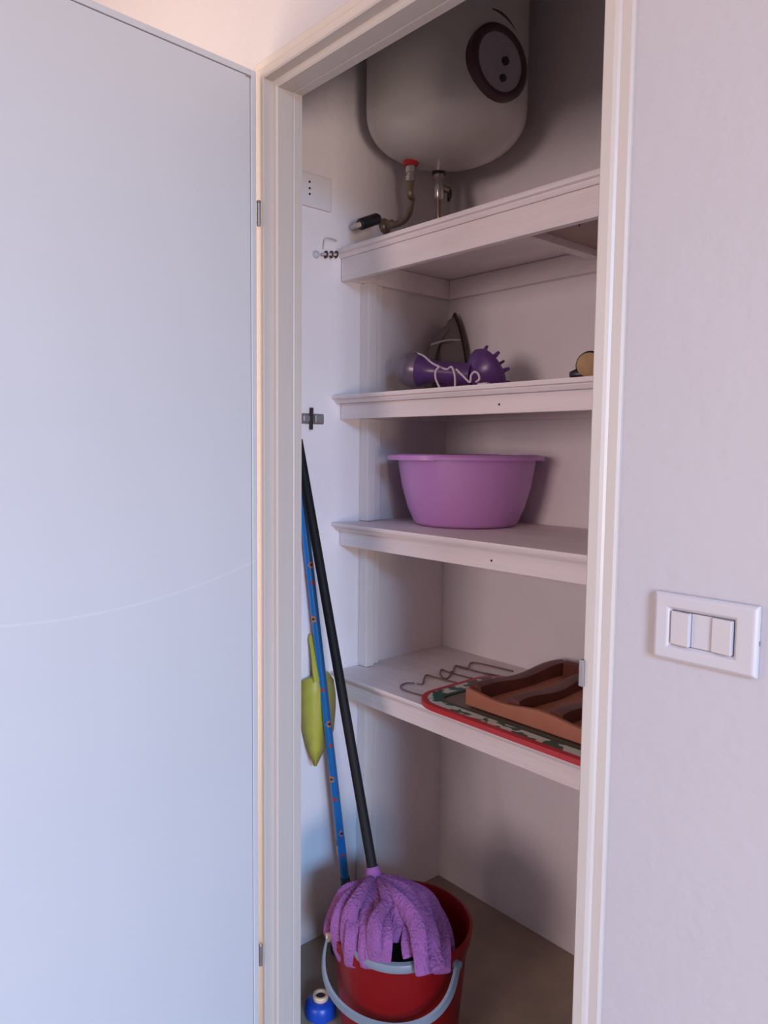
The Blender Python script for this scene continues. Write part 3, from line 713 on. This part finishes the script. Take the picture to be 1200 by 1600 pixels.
# ------------------------------------------------------------------ blue bottle at the threshold
bp_ = at(501, 1553, 0, -1.33)
bt = thing('cleaner_bottle', 'open blue plastic bottle with cream neck beside the red bucket', 'bottle', (bp_.x, bp_.y, .0005))
hb = bp_.z; B0 = Vector((bp_.x, bp_.y, .0005))
lathe('bottle_body', [(0, .002), (.030, 0), (.036, .006), (.036, hb-.030), (.034, hb-.019), (.028, hb-.013), (.016, hb-.0115), (0, hb-.012)], B0, M_cobalt, bt, n=40)
lathe('neck', [(.011, hb-.0112), (.0175, hb-.0112), (.019, hb-.004), (.017, hb), (.0125, hb), (.011, hb-.006)], B0, M_cream, bt, n=30, closed=True)
lathe('neck_opening', [(0, hb-.010), (.0108, hb-.010), (.0108, hb-.005), (0, hb-.005)], B0, M_dark, bt, n=20)

# ------------------------------------------------------------------ light switch on the right wall
s0 = at(1025, 928, 1, YW); s1 = at(1184, 1057, 1, YW)
zc = (at(1022, 978, 1, YW).z+at(1184, 1002, 1, YW).z)/2
sw = thing('light_switch', 'white rectangular wall switch plate with two rockers right of the doorway', 'light switch', ((s0.x+s1.x)/2, YW, zc))
x0, x1 = at(1021, 975, 1, YW-.008).x, at(1184, 1000, 1, YW-.008).x; hz = .0405; zc = (at(1100, 937, 1, YW-.008).z+at(1100, 1042, 1, YW-.008).z)/2
ix0, ix1 = at(1047, 985, 1, YW-.008).x, at(1146, 985, 1, YW-.008).x; iz = .0205
bm = bmesh.new()
add = [(x0, zc-hz, YW-.0005), (x0, zc-hz, YW-.006), (x0+.005, zc-hz+.004, YW-.0095), (ix0-.003, zc-iz-.003, YW-.0095), (ix0, zc-iz, YW-.0065)]
rg_ = []
for k, (ins, y) in enumerate(((0, YW-.0005), (0, YW-.006), (.004, YW-.0095))):
    rg_.append([bm.verts.new(p) for p in ((x0+ins, y, zc-hz+ins), (x1-ins, y, zc-hz+ins), (x1-ins, y, zc+hz-ins), (x0+ins, y, zc+hz-ins))])
for ins, y in ((-.004, YW-.0090), (0, YW-.0050), (0, YW-.0005)):
    rg_.append([bm.verts.new(p) for p in ((ix0+ins, y, zc-iz+ins), (ix1-ins, y, zc-iz+ins), (ix1-ins, y, zc+iz-ins), (ix0+ins, y, zc+iz-ins))])
for a, b in zip(rg_, rg_[1:]+rg_[:1]):
    for k in range(4): bm.faces.new((a[k], a[(k+1)%4], b[(k+1)%4], b[k]))
from_bm('cover_plate', bm, M_switch, sw, bevel=.0012)
wm = (ix1-ix0)/3; ys_ = YW-.0055
def rocker(xa, xb, tilt):
    bm = bmesh.new(); y1, y2 = ys_-.004-tilt, ys_-.004+tilt*.3
    lo = [(xa, ys_+.004, zc-iz+.0006), (xb, ys_+.004, zc-iz+.0006), (xb, ys_+.004, zc+iz-.0006), (xa, ys_+.004, zc+iz-.0006)]
    hi = [(xa, y2, zc-iz+.0006), (xb, y1, zc-iz+.0006), (xb, y1, zc+iz-.0006), (xa, y2, zc+iz-.0006)]
    A_ = [bm.verts.new(p) for p in lo]; B_ = [bm.verts.new(p) for p in hi]
    bm.faces.new(A_); bm.faces.new(B_[::-1])
    for k in range(4): bm.faces.new((A_[k], A_[(k+1)%4], B_[(k+1)%4], B_[k]))
    return from_bm('rocker', bm, M_switch, sw, bevel=.0012)
rocker(ix0+.0005, ix0+wm, .003)
rocker(ix1-wm, ix1-.0005, .003)
box('blank_module', (ix0+wm+.0006, ys_-.001, zc-iz+.0006), (ix1-wm-.0006, ys_+.004, zc+iz-.0006), M_switch, sw, bevel=.0006)
p = at(1186, 1006, 1, YW-.004); box('release_notch', (x1-.001, YW-.0045, p.z-.0025), (x1+.0006, YW-.002, p.z+.0025), M_steel, sw)
